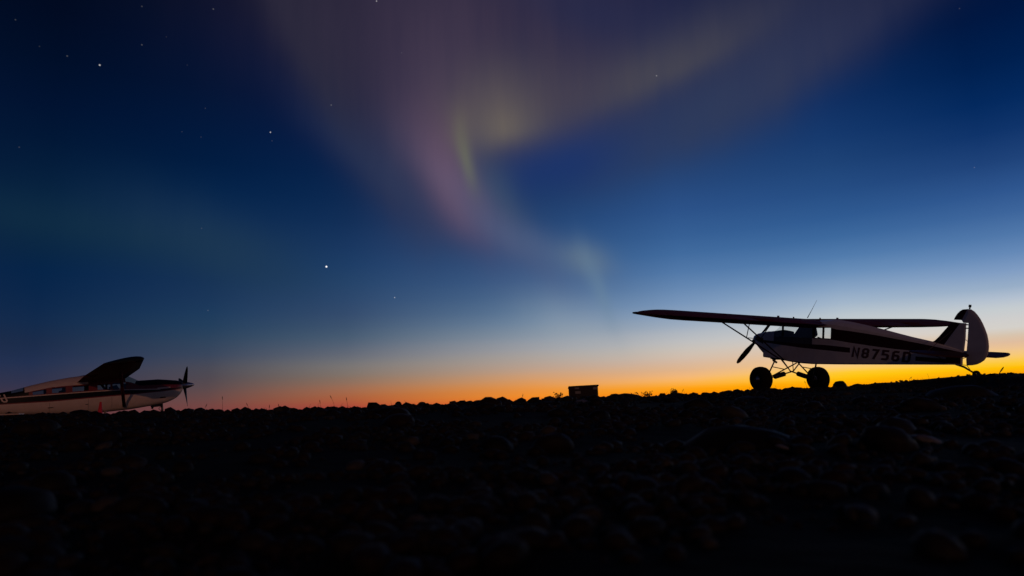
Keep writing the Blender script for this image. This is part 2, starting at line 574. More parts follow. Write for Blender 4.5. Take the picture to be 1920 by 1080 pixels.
# ------------------------------------------------------------------ terrain
CREST_X = [-60, -20, -10.45, -7.7, -5.25, -2.95, -1.93, -1.17, -.07, .86, 2.23, 3.59, 5.18, 6.79, 7.56, 7.93, 8.7, 9.58, 12, 20, 60]
CREST_Y = [16, 15, 14, 13, 12, 11, 11, 11, 12, 12, 13, 14, 15.5, 16.2, 15, 14, 13.5, 13, 12.5, 12.5, 13]
CREST_Z = [.10, .16, .18, .13, .09, .06, .08, .07, .09, .08, .09, .10, .16, .20, .205, .275, .325, .31, .33, .36, .3]


def sstep(a, b, x):
    t = np.clip((x - a) / (b - a), 0, 1)
    return t * t * (3 - 2 * t)


def ground_z(x, y):
    """smooth ground height relative to the lens (arrays)"""
    x = np.asarray(x, float)
    y = np.asarray(y, float)
    yc = np.interp(x, CREST_X, CREST_Y)
    zc = np.interp(x, CREST_X, CREST_Z)
    t = np.clip((y - 0.8) / (yc - 0.8), 0, 1)
    front = -0.30 + (zc + 0.30) * (0.35 * t + 0.65 * t * t * (3 - 2 * t))
    front = np.where(y < 0.8, -0.30, front)
    right = sstep(2.5, 6.0, x)
    back_r = zc + (0.175 - zc) * sstep(0, 3.0, y - yc) - 1.3 * sstep(8, 70, y - yc)
    back_l = zc + (-0.20 - zc) * sstep(0, 11.0, y - yc) - 0.9 * sstep(14, 70, y - yc)
    back = back_l * (1 - right) + back_r * right
    z = np.where(y < yc, front, back)
    far = np.hypot(x, y)
    return z + (-1.15 - z) * sstep(50, 110, far)


def bumpy(x, y):
    r = math.hypot(x, y)
    k = 1.0 if r < 25 else max(0.0, 1 - (r - 25) / 40)
    return k * (0.03 * noise.noise(Vector((x * 0.9, y * 0.9, 3.1))) + 0.016 * noise.noise(Vector((x * 3.1, y * 3.1, 7.7))))


def gz(x, y):
    return float(ground_z(x, y)) + bumpy(x, y) + EYE


nr, na = 190, 288
rad = np.concatenate([[0.0], np.geomspace(0.25, 6000, nr)])
gv = [(0, 0, gz(0, 0))]
for r_ in rad[1:]:
    for k in range(na):
        a_ = 2 * math.pi * k / na
        X, Y = r_ * math.sin(a_), r_ * math.cos(a_)
        gv.append((X, Y, 0))
gx = np.array([v[0] for v in gv]); gy = np.array([v[1] for v in gv])
gzz = ground_z(gx, gy) + EYE
gv = [(gx[i], gy[i], float(gzz[i]) + (bumpy(gx[i], gy[i]) if abs(gx[i]) + abs(gy[i]) < 110 else 0)) for i in range(len(gv))]
gf = [(0, 1 + (k + 1) % na, 1 + k) for k in range(na)]
for i in range(nr - 1):
    b0, b1 = 1 + i * na, 1 + (i + 1) * na
    for k in range(na):
        j = (k + 1) % na
        gf.append((b0 + k, b0 + j, b1 + j, b1 + k))
me = bpy.data.meshes.new('ground')
me.from_pydata(gv, [], gf)
me.polygons.foreach_set('use_smooth', [True] * len(gf))
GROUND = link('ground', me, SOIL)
tag(GROUND, kind='structure', label='dark gravel bar rising to a low crest in front of the airplanes')

# ------------------------------------------------------------------ bush plane on the right
CUB = ((7.57421643, 18.5870827, 1.51520061 + EYE), 1.93724569, 0.160086185, 0.0125)
BASE = (0, 0, -1.35)
cub = root_at('bush_plane', BASE, CUB)
tag(cub, 'white and maroon high-wing taildragger with fat tyres, marked N8756D, parked on the gravel rise', 'airplane', 'parked airplanes')
OFF = (0, 0, 1.35)

zb = itab([(.75, -.48), (.2, -.49), (-.5, -.53), (-1, -.52), (-1.9, -.45), (-3.6, -.30), (-4.75, -.20)])
sl = itab([(.75, -.06), (-.62, -.12), (-2.2, -.14), (-3.6, -.20), (-4.75, -.185)])
sh = itab([(.75, -.0), (-.62, -.02), (-1.5, 0.0), (-2.2, -.02), (-3.6, -.10), (-4.75, -.11)])
bl = itab([(.75, .10), (.3, .13), (-1.6, .15), (-2.32, .09), (-3.2, .03), (-3.85, .015), (-4.75, -.04)])
bh = itab([(.75, .17), (.32, .25), (0, .45), (-1.6, .45), (-1.7, .41), (-2.32, .37), (-2.91, .31), (-3.6, .225), (-4.1, .16), (-4.75, .06)])
ts = itab([(.75, .215), (.32, .27), (0, .49), (-1.6, .52), (-2.1, .47), (-2.7, .39), (-3.6, .275), (-4.2, .195), (-4.75, .09)])
tcn_ = itab([(.75, .25), (.32, .31), (0, .52), (-1.5, .65), (-2.08, .585), (-2.69, .49), (-3.54, .33), (-4.2, .23), (-4.75, .11)])
hw = itab([(.75, .335), (.2, .36), (-1.2, .36), (-1.9, .335), (-3, .225), (-4.0, .11), (-4.75, .03)])
ST = [.75, .55, .32, .02, -.06, -.35, -.7, -1.06, -1.16, -1.38, -1.45, -1.64, -1.8, -2.05, -2.2, -2.5, -2.9, -3.3, -3.62, -3.8, -4.1, -4.45, -4.75]


def cub_sec(x):
    w = hw(x)
    return [(0, zb(x)), (w * .94, zb(x)), (w, zb(x) + .03), (w, sl(x)), (w, sh(x)), (w, bl(x)), (w * .985, bh(x)), (w * .9, ts(x)), (w * .45, ts(x) * .4 + tcn_(x) * .6), (0, tcn_(x))]


b = MB()
glass = {}
secs = [cub_sec(x) for x in ST]
for i in range(len(ST) - 1):
    xm = (ST[i] + ST[i + 1]) / 2
    for j in range(len(secs[0]) - 1):
        for sg in (1, -1):
            q = [(ST[i], sg * secs[i][j][0], secs[i][j][1]), (ST[i], sg * secs[i][j + 1][0], secs[i][j + 1][1]), (ST[i + 1], sg * secs[i + 1][j + 1][0], secs[i + 1][j + 1][1]), (ST[i + 1], sg * secs[i + 1][j][0], secs[i + 1][j][1])]
            mi = 0
            g = None
            if j == 5 and xm > -1.64 and xm < .32:
                if -1.16 < xm < -1.06 or -1.45 < xm < -1.38 or -.06 < xm < .02:
                    mi = 1
                else:
                    g = ('side', sg, i if xm < -1.06 or xm > 0 else 99)
            elif j >= 6 and .02 < xm < .32:
                g = ('front', 0, 0)
            elif j == 5 and xm > .32:
                mi = 0
            elif j == 5:
                mi = 1
            elif j == 3:
                if xm > -2.2 or xm < -3.75:
                    mi = 1
            elif j in (4,) and xm < -4.3:
                mi = 1
            elif j == 4 and -1.0 < xm < .35 or j == 3 and -1.0 < xm < .35:
                mi = 2
            elif j in (0, 1) and xm > -.9:
                mi = 2 if j == 1 else 0
            if g:
                glass.setdefault(g, []).append(q)
            else:
                b.add(q, [(0, 1, 2, 3)], mi)
b.add([(-4.75, s_ * y, z) for s_ in (1, -1) for y, z in secs[-1]], [tuple(range(10)) + tuple(range(19, 9, -1))])
b.add([(.75, s_ * y, z) for s_ in (1, -1) for y, z in secs[0]], [tuple(range(10)) + tuple(range(19, 9, -1))], 3)
fus = b.build('fuselage', [WHITE, STRIPE, NAVY, DARK], cub, OFF)
for g, qs in glass.items():
    k = MB()
    for q in qs:
        k.add(q, [(0, 1, 2, 3)])
    k.build('windshield' if g[0] == 'front' else 'side_window', GLASS, cub, OFF)

# registration on both sides
T_ = 0.19


def strip(path, w, closed=False):
    """mitred ribbon along a 2-D path -> verts, faces"""
    P = [Vector(p) for p in path]
    n = len(P)
    vs, fs = [], []
    for i in range(n):
        a = P[(i - 1) % n] if (closed or i > 0) else None
        c = P[(i + 1) % n] if (closed or i < n - 1) else None
        d1 = (P[i] - a).normalized() if a is not None else None
        d2 = (c - P[i]).normalized() if c is not None else None
        if d1 is None:
            nn = Vector((-d2.y, d2.x))
        elif d2 is None:
            nn = Vector((-d1.y, d1.x))
        else:
            n1, n2 = Vector((-d1.y, d1.x)), Vector((-d2.y, d2.x))
            mm = (n1 + n2).normalized()
            nn = mm / max(0.45, mm.dot(n1))
        vs += [P[i] + nn * w / 2, P[i] - nn * w / 2]
    for i in range(n if closed else n - 1):
        j = (i + 1) % n
        fs.append((2*i, 2*i + 1, 2*j + 1, 2*j))
    return vs, fs


GL = {  # letter strokes inside a box 0..0.6 x 0..1
    'N': [([(.09, 0), (.09, .98), (.51, .02), (.51, 1)], False)],
    '8': [([(.22, .09), (.41, .09), (.51, .2), (.51, .4), (.44, .5), (.51, .6), (.51, .8), (.41, .91), (.22, .91), (.11, .8), (.11, .6), (.18, .5), (.11, .4), (.11, .2)], True), ([(.28, .5), (.35, .5)], False)],
    '7': [([(.04, .91), (.5, .91), (.22, 0)], False)],
    '5': [([(.56, .91), (.12, .91), (.12, .56), (.4, .56), (.51, .46), (.51, .2), (.41, .09), (.05, .09)], False)],
    '6': [([(.54, .91), (.22, .91), (.11, .8), (.11, .2), (.22, .09), (.41, .09), (.51, .2), (.51, .45), (.41, .55), (.21, .55)], False)],
    'D': [([(.11, .09), (.42, .09), (.51, .2), (.51, .8), (.42, .91), (.11, .91)], True)],
    'U': [([(.1, 1), (.1, .2), (.2, .09), (.4, .09), (.5, .2), (.5, 1)], False)],
    '0': [([(.22, .09), (.41, .09), (.51, .2), (.51, .8), (.41, .91), (.22, .91), (.11, .8), (.11, .2)], True)],
}


def lettering(text, x0, z0, h, pitch, wfun, side, slant, dirx, thick=.2, rise=0.0, wid=1.0, lift=.004):
    """dirx: the way the text runs along body x; side: +1 port, -1 starboard"""
    k = MB()
    for i, ch in enumerate(text):
        for path, closed in GL[ch]:
            vs, fs = strip(path, thick, closed)
            out = []
            for v in vs:
                u = i * pitch + (v.x * wid + slant * v.y) * h
                x = x0 + dirx * u
                z = z0 + rise * u + v.y * h
                out.append((x, side * (wfun(x, z) + lift), z))
            k.add(out, fs)
    return k


wf = lambda x, z: hw(x)
lettering('N8756D', -2.245, -.235, .235, .248, wf, 1, .18, -1, rise=-.012, wid=1.32).build('registration_lettering', LETTER, cub, OFF)['label'] = 'dark registration N8756D on the white fuselage side'
lettering('N8756D', -3.76, -.245, .235, .248, wf, -1, .18, 1, rise=.012, wid=1.32).build('registration_lettering', LETTER, cub, OFF)

# cowling
b = MB()
CW = [(.752, .335, -.48, .22, .25), (.95, .325, -.33, .185, .215), (1.12, .30, -.20, .15, .18), (1.24, .27, -.15, .105, .13), (1.30, .22, -.12, .06, .085), (1.315, .12, -.08, .02, .03)]
ring = []
for x, w, lo, hi, ct in CW:
    zm, hh = (lo + ct) / 2, (ct - lo) / 2
    ring.append([(x, w * math.copysign(abs(math.cos(a)) ** .55, math.cos(a)), zm + hh * math.copysign(abs(math.sin(a)) ** .6, math.sin(a))) for a in [2 * math.pi * k / 24 for k in range(24)]])
for i in range(len(ring) - 1):
    for k in range(24):
        j = (k + 1) % 24
        z = (ring[i][k][2] + ring[i][j][2]) / 2
        b.add([ring[i][k], ring[i][j], ring[i + 1][j], ring[i + 1][k]], [(0, 1, 2, 3)], 1 if -.07 < z < .02 else 0, True)
b.add(ring[-1], [tuple(range(24))], 2)
cowl = b.build('cowling', [WHITE, STRIPE, DARK], cub, OFF)
for sg in (1, -1):
    k = MB()
    k.lathe([(.0, .0), (.055, .0), (.055, .02), (0, .02)], (1.305, sg * .13, -.0), 'x', 14)
    k.build('air_inlet', DARK, cowl)
k = MB(); k.tube([(.62, .12, -.45), (.55, .14, -.56), (.42, .15, -.60)], .03); k.build('exhaust_pipe', STEEL, cub, OFF)
k = MB(); k.box((.45, -.12, -.53), (.7, .12, -.44)); k.build('air_filter_box', DARK, cub, OFF)
# propeller
k = MB()
HX, HZ = 1.45, -.06
for a, L_ in ((R(-45), .92), (R(135), .92)):
    dv = Vector((0, math.cos(a), math.sin(a)))
    sd = Vector((0, -math.sin(a), math.cos(a)))
    vs, fs = [], []
    prof = [(.06, .035, .03), (.18, .05, .028), (.4, .072, .02), (.65, .07, .013), (.84, .055, .008), (L_, .025, .004)]
    for r_, c_, t_ in prof:
        tw = R(60 - 45 * min(1, r_ / .8))
        ax = Vector((math.sin(tw), 0, 0)) + sd * math.cos(tw)
        nx = Vector((math.cos(tw), 0, 0)) - sd * math.sin(tw)
        ctr = Vector((HX, 0, HZ)) + dv * r_
        for u, v in ((1, 0), (.3, 1), (-.6, .8), (-1, 0), (-.6, -.8), (.3, -1)):
            vs.append(ctr + ax * c_ * u + nx * t_ * v)
    n_ = len(prof)
    for i in range(n_ - 1):
        for q in range(6):
            fs.append((i*6 + q, i*6 + (q+1) % 6, (i+1)*6 + (q+1) % 6, (i+1)*6 + q))
    fs += [tuple(range(5, -1, -1)), tuple(range((n_ - 1)*6, n_*6))]
    pb = MB(); pb.add(vs, fs, 0, True)
    pb.build('propeller_blade', BLACKP, cub, OFF)
k.lathe([(0, .14), (.03, .13), (.06, .08), (.075, .0), (.075, -.16)], (HX, 0, HZ), 'x', 18)
k.build('spinner', STEEL, cub, OFF)

# wings
def airfoil(c, n=9):
    """upper then lower points, x from leading edge back (positive), z; flat-bottomed"""
    up, lo = [], []
    for i in range(n):
        t = (1 - math.cos(math.pi * i / (n - 1))) / 2
        th = .6 * (.2969 * math.sqrt(t) - .126 * t - .3516 * t**2 + .2843 * t**3 - .1036 * t**4)
        up.append((t * c, th * c * 1.62))
        lo.append((t * c, -th * c * .38 + 0.0 * t))
    return up, lo


def wing_piece(sides, ys, c0, c1, chordf, zf, twist, lowf=.4, under=9.0):
    """loft between chord fractions c0 and c1; chordf(y)->(le, chord, thickness factor)"""
    k = MB()
    rings = []
    for y in ys:
        le, ch, tf = chordf(y)
        tf2 = tf * (1 - .8 * min(1, max(0, (y - under) / 1.3)))
        pts = []
        n = 11
        fr = [c0 + (c1 - c0) * (1 - math.cos(math.pi * i / (n - 1))) / 2 for i in range(n)]
        def sec(t):
            t = max(t, 1e-6)
            th = .6 * (.2969 * math.sqrt(t) - .126 * t - .3516 * t**2 + .2843 * t**3 - .1036 * t**4)
            return th
        for t in fr:
            pts.append((t, sec(t) * 1.55 * tf))
        for t in reversed(fr):
            pts.append((t, -sec(t) * lowf * tf2))
        rr = []
        for t, h in pts:
            x = le - t * ch
            z = zf(y) + h * ch - twist * t * ch
            rr.append((x, sides * y, z))
        rings.append(rr)
    m_ = len(rings[0])
    for i in range(len(rings) - 1):
        for q in range(m_):
            j = (q + 1) % m_
            k.add([rings[i][q], rings[i][j], rings[i + 1][j], rings[i + 1][q]], [(0, 1, 2, 3)], 0, True)
    k.add(rings[0], [tuple(range(m_))])
    k.add(rings[-1], [tuple(range(m_))])
    return k


def cub_chord(y):
    t = min(1, max(0, (y - 4.2) / 1.09))
    e = 1 - math.sqrt(max(0, 1 - t**2.2))
    le = -.62 * e
    te = -1.6 + .62 * e
    return le, max(.05, le - te), (1 - .75 * e) * (1.6 / max(.36, le - te)) ** .0


WZ = lambda y: .485 + .026 * y
TW = -0.0
tipys = [4.2, 4.4, 4.6, 4.8, 4.95, 5.06, 5.14, 5.21, 5.26, 5.285]
for sg in (1, -1):
    k = wing_piece(sg, [.0, 1, 1.7, 2.4, 3.1, 3.8] + tipys, 0, .775, cub_chord, WZ, TW, .95, 4.1)
    wg = k.build('wing', MAROON, cub, OFF)
    wing_piece(sg, [.40, 1, 1.7, 2.44], .782, 1, cub_chord, WZ, TW, .95, 4.1).build('flap', MAROON, wg)
    wing_piece(sg, [2.46, 3.1, 3.8, 4.2, 4.4, 4.6, 4.8, 4.88], .782, 1, cub_chord, WZ, TW, .95, 4.1).build('aileron', MAROON, wg)
    wing_piece(sg, [4.885, 4.95, 5.06, 5.14, 5.21, 5.26, 5.285], .776, 1, cub_chord, WZ, TW, .95, 4.1).build('wing_tip_bow', MAROON, wg)
    k = MB(); k.tube([(-.62, sg * 5.27, WZ(5.27) + .02), (-.62, sg * 5.37, WZ(5.27) + .02)], [.03, .018], 8); k.build('navigation_light', BLACKP, wg)
    # fuel cap on top
    k = MB(); k.lathe([(.0, .045), (.03, .045), (.03, .0)], (-.55, sg * 1.0, WZ(1) + .138), 'z', 12); k.build('fuel_cap', STEEL, wg)
    k = MB(); k.lathe([(.0, .04), (.02, .04), (.02, .0)], (-.5, sg * .45, WZ(.5) + .138), 'z', 10); k.build('vent_cap', STEEL, wg)
    # lift struts and jury struts
    A1, A2, B1 = Vector((-.22, sg * 2.55, .50)), Vector((-1.0, sg * 2.5, .50)), Vector((.06, sg * .35, -.485))
    B2 = Vector((-.06, sg * .35, -.485))
    k = MB(); k.tube([A1, B1], .033, 8, flat=.5); k.build('lift_strut', STRIPE, cub, OFF)
    k = MB(); k.tube([A2, B2], .028, 8, flat=.5); k.build('lift_strut', STRIPE, cub, OFF)
    J1, J2 = A1.lerp(B1, .42), A2.lerp(B2, .42)
    k = MB()
    k.tube([J1, Vector((-.22, J1.y, .52))], .011, 6)
    k.tube([J2, Vector((-1.0, J2.y, .52))], .011, 6)
    k.tube([J1, J2], .009, 6)
    k.build('jury_strut', STEEL, cub, OFF)
# whip antenna
k = MB(); k.tube([(-.62, 0.1, .66), (-.75, .1, .85), (-.93, .1, 1.13)], [.012, .006, .003], 6); k.build('whip_antenna', STEEL, cub, OFF)

# tail
LEB = .11
finp = [(-4.06, .215), (-4.14, .255), (-4.24, .35), (-4.40, .53), (-4.525, .672), (-4.72, .667), (-4.52, .40), (-4.36, .18)]
finb = [(-4.72, .667), (-4.825, .662), (-4.815, .35), (-4.785, .05), (-4.55, .08), (-4.36, .18), (-4.52, .40)]
k = MB()
k.prism(finp, .03, 0, .9)
k.prism(finb, .035, 1, .9)
fin = k.build('tail_fin', [STRIPE, WHITE], cub, OFF)
rud = [(-4.89, .72), (-4.74, .723), (-4.865, .955), (-4.93, .95), (-5.0, .905), (-5.06, .84), (-5.12, .76), (-5.17, .67), (-5.22, .56), (-5.265, .44), (-5.29, .32), (-5.30, .21), (-5.295, .13), (-5.28, .06), (-5.25, -.01), (-5.21, -.07), (-5.13, -.13), (-5.06, -.165), (-4.97, -.19), (-4.86, -.205), (-4.85, -.1), (-4.85, .02), (-4.875, .35)]
horn = [(-4.572, .728), (-4.60, .79), (-4.65, .86), (-4.70, .91), (-4.76, .945), (-4.865, .955), (-4.74, .723)]
k = MB()
k.prism(rud, .04, 0, .5)
k.prism(horn, .036, 1, .6)
rd = k.build('rudder', [WHITE, STRIPE], cub, OFF)
k = MB(); k.tube([(-4.9, 0, .955), (-4.905, 0, .99), (-4.905, 0, 1.0), (-4.91, 0, 1.045)], [.014, .014, .026, .024], 10); k.build('tail_beacon', BLACKP, rd)
for zz, xx in ((.56, -4.85), (.05, -4.80), (-.03, -4.79)):
    k = MB(); k.box((xx - .06, -.012, zz - .012), (xx + .03, .012, zz + .012)); k.build('hinge', STEEL, rd)
for sg in (1, -1):
    def outline(pts, z, hx=-9, droop=0.0):
        k = MB()
        n = len(pts)
        dr = lambda x: droop * min(0, x - hx) if hx > -9 else 0
        vs = [(x, sg * y, z + .014 + dr(x)) for x, y in pts] + [(x, sg * y, z - .014 + dr(x)) for x, y in pts]
        fs = [tuple(range(n)), tuple(range(2*n - 1, n - 1, -1))] + [(i, (i + 1) % n, n + (i + 1) % n, n + i) for i in range(n)]
        k.add(vs, fs)
        return k
    outline([(-3.98, .06), (-4.2, .5), (-4.38, .95), (-4.55, 1.25), (-4.70, 1.37), (-4.74, 1.37), (-4.74, .04)], .05).build('stabilizer', STRIPE, cub, OFF)
    outline([(-4.77, .06), (-4.77, 1.38), (-4.84, 1.34), (-4.94, 1.12), (-5.03, .85), (-5.08, .55), (-5.04, .3), (-4.95, .07)], .05, -4.77, .22).build('elevator', STRIPE, cub, OFF)
    k = MB(); k.tube([(-4.5, sg * .05, -.17), (-4.6, sg * .8, .055)], .007, 5); k.tube([(-4.55, sg * .02, .5), (-4.6, sg * .8, .065)], .006, 5); k.build('tail_brace_wire', STEEL, cub, OFF)
# tailwheel
k = MB(); k.tube([(-4.62, 0, -.2), (-4.8, 0, -.24), (-4.98, 0, -.33)], [.02, .022, .016], 6, flat=1.6); tw = k.build('tailwheel_spring', STEEL, cub, OFF)
k = MB(); k.tube([(-4.72, .0, -.2), (-4.86, .0, -.2), (-4.94, 0, -.3)], .007, 5); k.build('steering_link', STEEL, tw)
k = MB(); k.lathe([(.03, -.03), (.065, -.03), (.078, -.015), (.078, .015), (.065, .03), (.03, .03)], (-5.06, 0, -.365), 'y', 20); k.tube([(-5.06, -.045, -.365), (-5.06, .045, -.365)], .015, 8); k.tube([(-4.96, 0, -.31), (-5.06, .04, -.365)], .014, 6); k.build('tailwheel', RUBBER, cub, OFF)

# main gear
AX, AZ, AY = .06, -1.02, .98
for sg in (1, -1):
    k = MB()
    rr = .335
    k.lathe([(.10, -.13), (.19, -.165), (.27, -.155), (.32, -.10), (rr, -.03), (rr, .03), (.32, .10), (.27, .155), (.19, .165), (.10, .13)], (AX, sg * AY, AZ), 'y', 40)
    wh = k.build('wheel', RUBBER, cub, OFF)
    k = MB(); k.lathe([(0, -.135), (.10, -.13), (.105, -.1), (.105, .1), (.10, .13), (0, .135)], (AX, sg * AY, AZ), 'y', 24); k.build('rim', ALU, wh)
    ax = Vector((AX, sg * (AY - .17), AZ))
    k = MB(); k.tube([(.26, sg * .33, -.49), ax], .024, 8, flat=.6); k.tube([ax, (AX, sg * AY, AZ)], .025, 8); k.tube([(.16, sg * .5, -.7), (-.28, sg * .52, -.72)], .012, 6); k.build('gear_leg', STEEL, cub, OFF)
    k = MB(); k.tube([(-.52, sg * .33, -.53), ax], .022, 8, flat=.6); k.build('gear_leg', STEEL, cub, OFF)
    ap = Vector((.0, -sg * .05, -.80))
    k = MB(); k.tube([(.0, -sg * .33, -.5), ap], .016, 6); k.tube([(.2, -sg * .2, -.5), ap], .012, 6); k.build('cabane_tube', STEEL, cub, OFF)
    k = MB(); k.tube([ap, ax], .018, 8)
    s1, s2 = ap.lerp(ax, .30), ap.lerp(ax, .72)
    sh_ = k.build('shock_strut', STEEL, cub, OFF)
    k = MB(); k.tube([s1, s1.lerp(s2, .08), s1.lerp(s2, .92), s2], [.03, .066, .066, .035], 12); k.build('bungee_boot', BLACKP, sh_)
# seats and panel inside
for xs, hh in ((-.42, .40), (-1.0, .04)):
    k = MB()
    k.box((xs - .42 + .42, -.22, -.30), (xs + .42, .22, -.18))
    k.tube([(xs, 0, -.25), (xs - .08, 0, .1), (xs - .12, 0, hh)], [.2, .22, .16], 10, flat=.3)
    k.build('seat', DARK, cub, OFF)
k = MB(); k.box((.30, -.3, -.1), (.36, .3, .235)); k.build('instrument_panel', DARK, cub, OFF)
k = MB(); k.tube([(-.05, -.1, .1), (-.35, -.1, .3), (-.6, -.05, .34), (-.78, 0, .22)], [.12, .2, .16, .08], 10); k.build('seat_cover', NAVY, cub, OFF)

# ------------------------------------------------------------------ touring plane on the left
CES = ((-16.0535185, 27.9773153, 1.10331959 + EYE), 0.689070486, 0.0875982479, -0.00246045369)
BASE = (0, 0, -1.3)
ces = root_at('touring_plane', BASE, CES)
tag(ces, 'white, red and black high-wing airplane with three-blade propeller, cut by the left edge', 'airplane', 'parked airplanes')
OFF = (0, 0, 1.3)
cw = itab([(2.28, .30), (2.2, .40), (2.0, .47), (1.5, .53), (.5, .57), (-1.6, .57), (-3, .47), (-4, .36), (-6.9, .07)])
cb = itab([(2.28, -.10), (2.2, -.22), (2.05, -.36), (1.9, -.44), (1.69, -.52), (1.4, -.57), (.34, -.65), (-.96, -.66), (-2.2, -.58), (-4, -.36), (-6.9, .10)])
ct = itab([(2.28, .27), (2.2, .33), (2.05, .375), (1.36, .48), (.62, .49), (.1, .80), (-.2, .86), (-1.45, .86), (-2.3, .76), (-3.05, .62), (-3.5, .50), (-4, .44), (-6.9, .36)])
l1 = itab([(2.28, -.02), (1.3, -.06), (.2, -.07), (-.58, -.06), (-2.33, -.06), (-3.95, .0), (-6.9, .16)])
l2 = itab([(2.28, .02), (1.3, -.02), (.2, -.03), (-.58, -.02), (-2.33, -.02), (-3.95, .035), (-6.9, .18)])
l3 = itab([(2.28, .06), (1.3, .03), (.2, .12), (-.57, .16), (-2.33, .19), (-3.06, .20), (-3.95, .22), (-6.9, .24)])
l4 = itab([(2.28, .09), (1.3, .075), (.2, .155), (-.57, .195), (-2.33, .225), (-3.06, .235), (-3.95, .25), (-6.9, .26)])
l5 = itab([(2.28, .16), (1.3, .24), (.62, .27), (.2, .47), (-.57, .49), (-2.3, .49), (-2.96, .40), (-3.06, .38), (-3.95, .30), (-6.9, .28)])
STC = [2.28, 2.2, 2.05, 1.9, 1.69, 1.36, 1.0, .62, .3, .1, -.2, -.36, -.44, -.88, -1.18, -1.71, -1.93, -2.36, -2.54, -2.96, -3.08, -3.2, -3.6, -4, -4.8, -5.8, -6.9]


def cesw(x, z):
    a, c = cb(x), ct(x)
    zm, hh = (a + c) / 2, (c - a) / 2
    u = min(1, abs((z - zm) / hh))
    n = 3.2
    return cw(x) * max(0, 1 - u**n) ** (1 / n)


def ces_sec(x):
    a, c = cb(x), ct(x)
    zs = [a, a + .012, a + .05, a + .13, a + .13 + (l1(x) - a - .13) * .5, l1(x), l2(x), l3(x), l4(x), l4(x) + (l5(x) - l4(x)) * .12, l4(x) + (l5(x) - l4(x)) * .86, l5(x)]
    for t in (.35, .65, .85, .96, 1):
        zs.append(l5(x) + (c - l5(x)) * t)
    zs = np.maximum.accumulate(zs)
    return [(cesw(x, z) if 0 < i < len(zs) - 1 else 0, z) for i, z in enumerate(zs)]


secs = [ces_sec(x) for x in STC]
b = MB()
glass = {}
for i in range(len(STC) - 1):
    xm = (STC[i] + STC[i + 1]) / 2
    for j in range(len(secs[0]) - 1):
        for sg in (1, -1):
            q = [(STC[i], sg * secs[i][j][0], secs[i][j][1]), (STC[i], sg * secs[i][j + 1][0], secs[i][j + 1][1]), (STC[i + 1], sg * secs[i + 1][j + 1][0], secs[i + 1][j + 1][1]), (STC[i + 1], sg * secs[i + 1][j][0], secs[i + 1][j][1])]
            mi, g = 0, None
            if j == 5:
                mi = 1
            elif j == 6:
                mi = 2
            elif j == 7:
                mi = 0 if xm < 1.2 else 1
            elif j == 8:
                mi = 1
            elif j == 9:
                mi = 1
                if any(lo < xm < hi for lo, hi in ((-.36, .1), (-.88, -.44), (-1.71, -1.18), (-2.36, -1.93), (-2.96, -2.54))):
                    g = ('side', sg, i)
                elif xm < -3.1:
                    mi = 2
            elif j == 10:
                mi = 1 if xm > -3.1 else 2
            elif j >= 11:
                if xm > .62:
                    mi = 2
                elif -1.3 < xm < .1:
                    mi = 3  # shade of the wing on the cabin top, put in as dark paint
                elif .1 < xm < .62:
                    g = ('front', 0, 0)
                elif -3.6 < xm < -3.2:
                    g = ('rear', 0, 0) if j >= 12 else None
                    mi = 2
                elif xm < -3.2:
                    mi = 2
            if j in (8, 9, 10) and .1 < xm < .62:
                mi = 1
            if g:
                glass.setdefault(g, []).append(q)
            else:
                b.add(q, [(0, 1, 2, 3)], mi, True)
b.add([(2.28, s_ * y, z) for s_ in (1, -1) for y, z in secs[0]], [tuple(range(len(secs[0]))) + tuple(range(2 * len(secs[0]) - 1, len(secs[0]) - 1, -1))], 2)
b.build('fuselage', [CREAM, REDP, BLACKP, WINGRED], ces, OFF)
for g, qs in glass.items():
    k = MB()
    for q in qs:
        k.add(q, [(0, 1, 2, 3)], 0, True)
    k.build({'front': 'windshield', 'rear': 'rear_window', 'side': 'side_window'}[g[0]], GLASS2, ces, OFF)
for sg in (1, -1):
    # number at the tail end of the side, cream letters on the dark band
    k = lettering('0U' if sg < 0 else 'U0', -4.19 if sg < 0 else -3.6, .065, .30, .31, cesw, sg, -.35 if sg < 0 else .35, 1 if sg < 0 else -1, thick=.15, wid=1.1, lift=.02)
    k.build('registration_lettering', CREAM, ces, OFF)
    # cowl louvre patch, door seams, handles
    k = MB()
    vs = []
    for x, z in ((1.25, .06), (1.75, .06), (1.75, .115), (1.25, .115)):
        vs.append((x, sg * (cesw(x, z) + .006), z))
    k.add(vs, [(0, 1, 2, 3)]); k.build('cowl_placard', CREAM, ces, OFF)
    for x0, x1, z0 in ((-2.5, -2.33, -.28), (-1.3, -1.2, -.29)):
        k = MB(); k.tube([(x0, sg * (cesw(x0, z0) + .01), z0), (x1, sg * (cesw(x1, z0) + .01), z0)], .012, 6); k.build('door_handle', BLACKP, ces, OFF)
    k = MB(); k.tube([(1.35, sg * (cesw(1.35, -.3) + .0), -.3), (1.55, sg * (cesw(1.55, -.3)), -.3)], .022, 6); k.build('cowl_vent', BLACKP, ces, OFF)
    for x in (-.40, -1.2, -2.45):
        k = MB()
        zs = np.linspace(-.5, -.08, 7)
        k.tube([(x, sg * (cesw(x, z) - .001), z) for z in zs], .004, 4); k.build('door_seam', STEEL, ces, OFF)


def ces_chord(y):
    if y < 2.6:
        le, ch = .22, 1.79
    else:
        t = (y - 2.6) / 2.85
        le, ch = .22 - .38 * t, 1.79 - .62 * t
    tf = 1.0
    if y > 5.2:
        e = ((y - 5.2) / .28) ** 2
        le -= .02 * e
        ch -= .08 * e
        tf = 1 - .5 * e
    return le, ch, tf


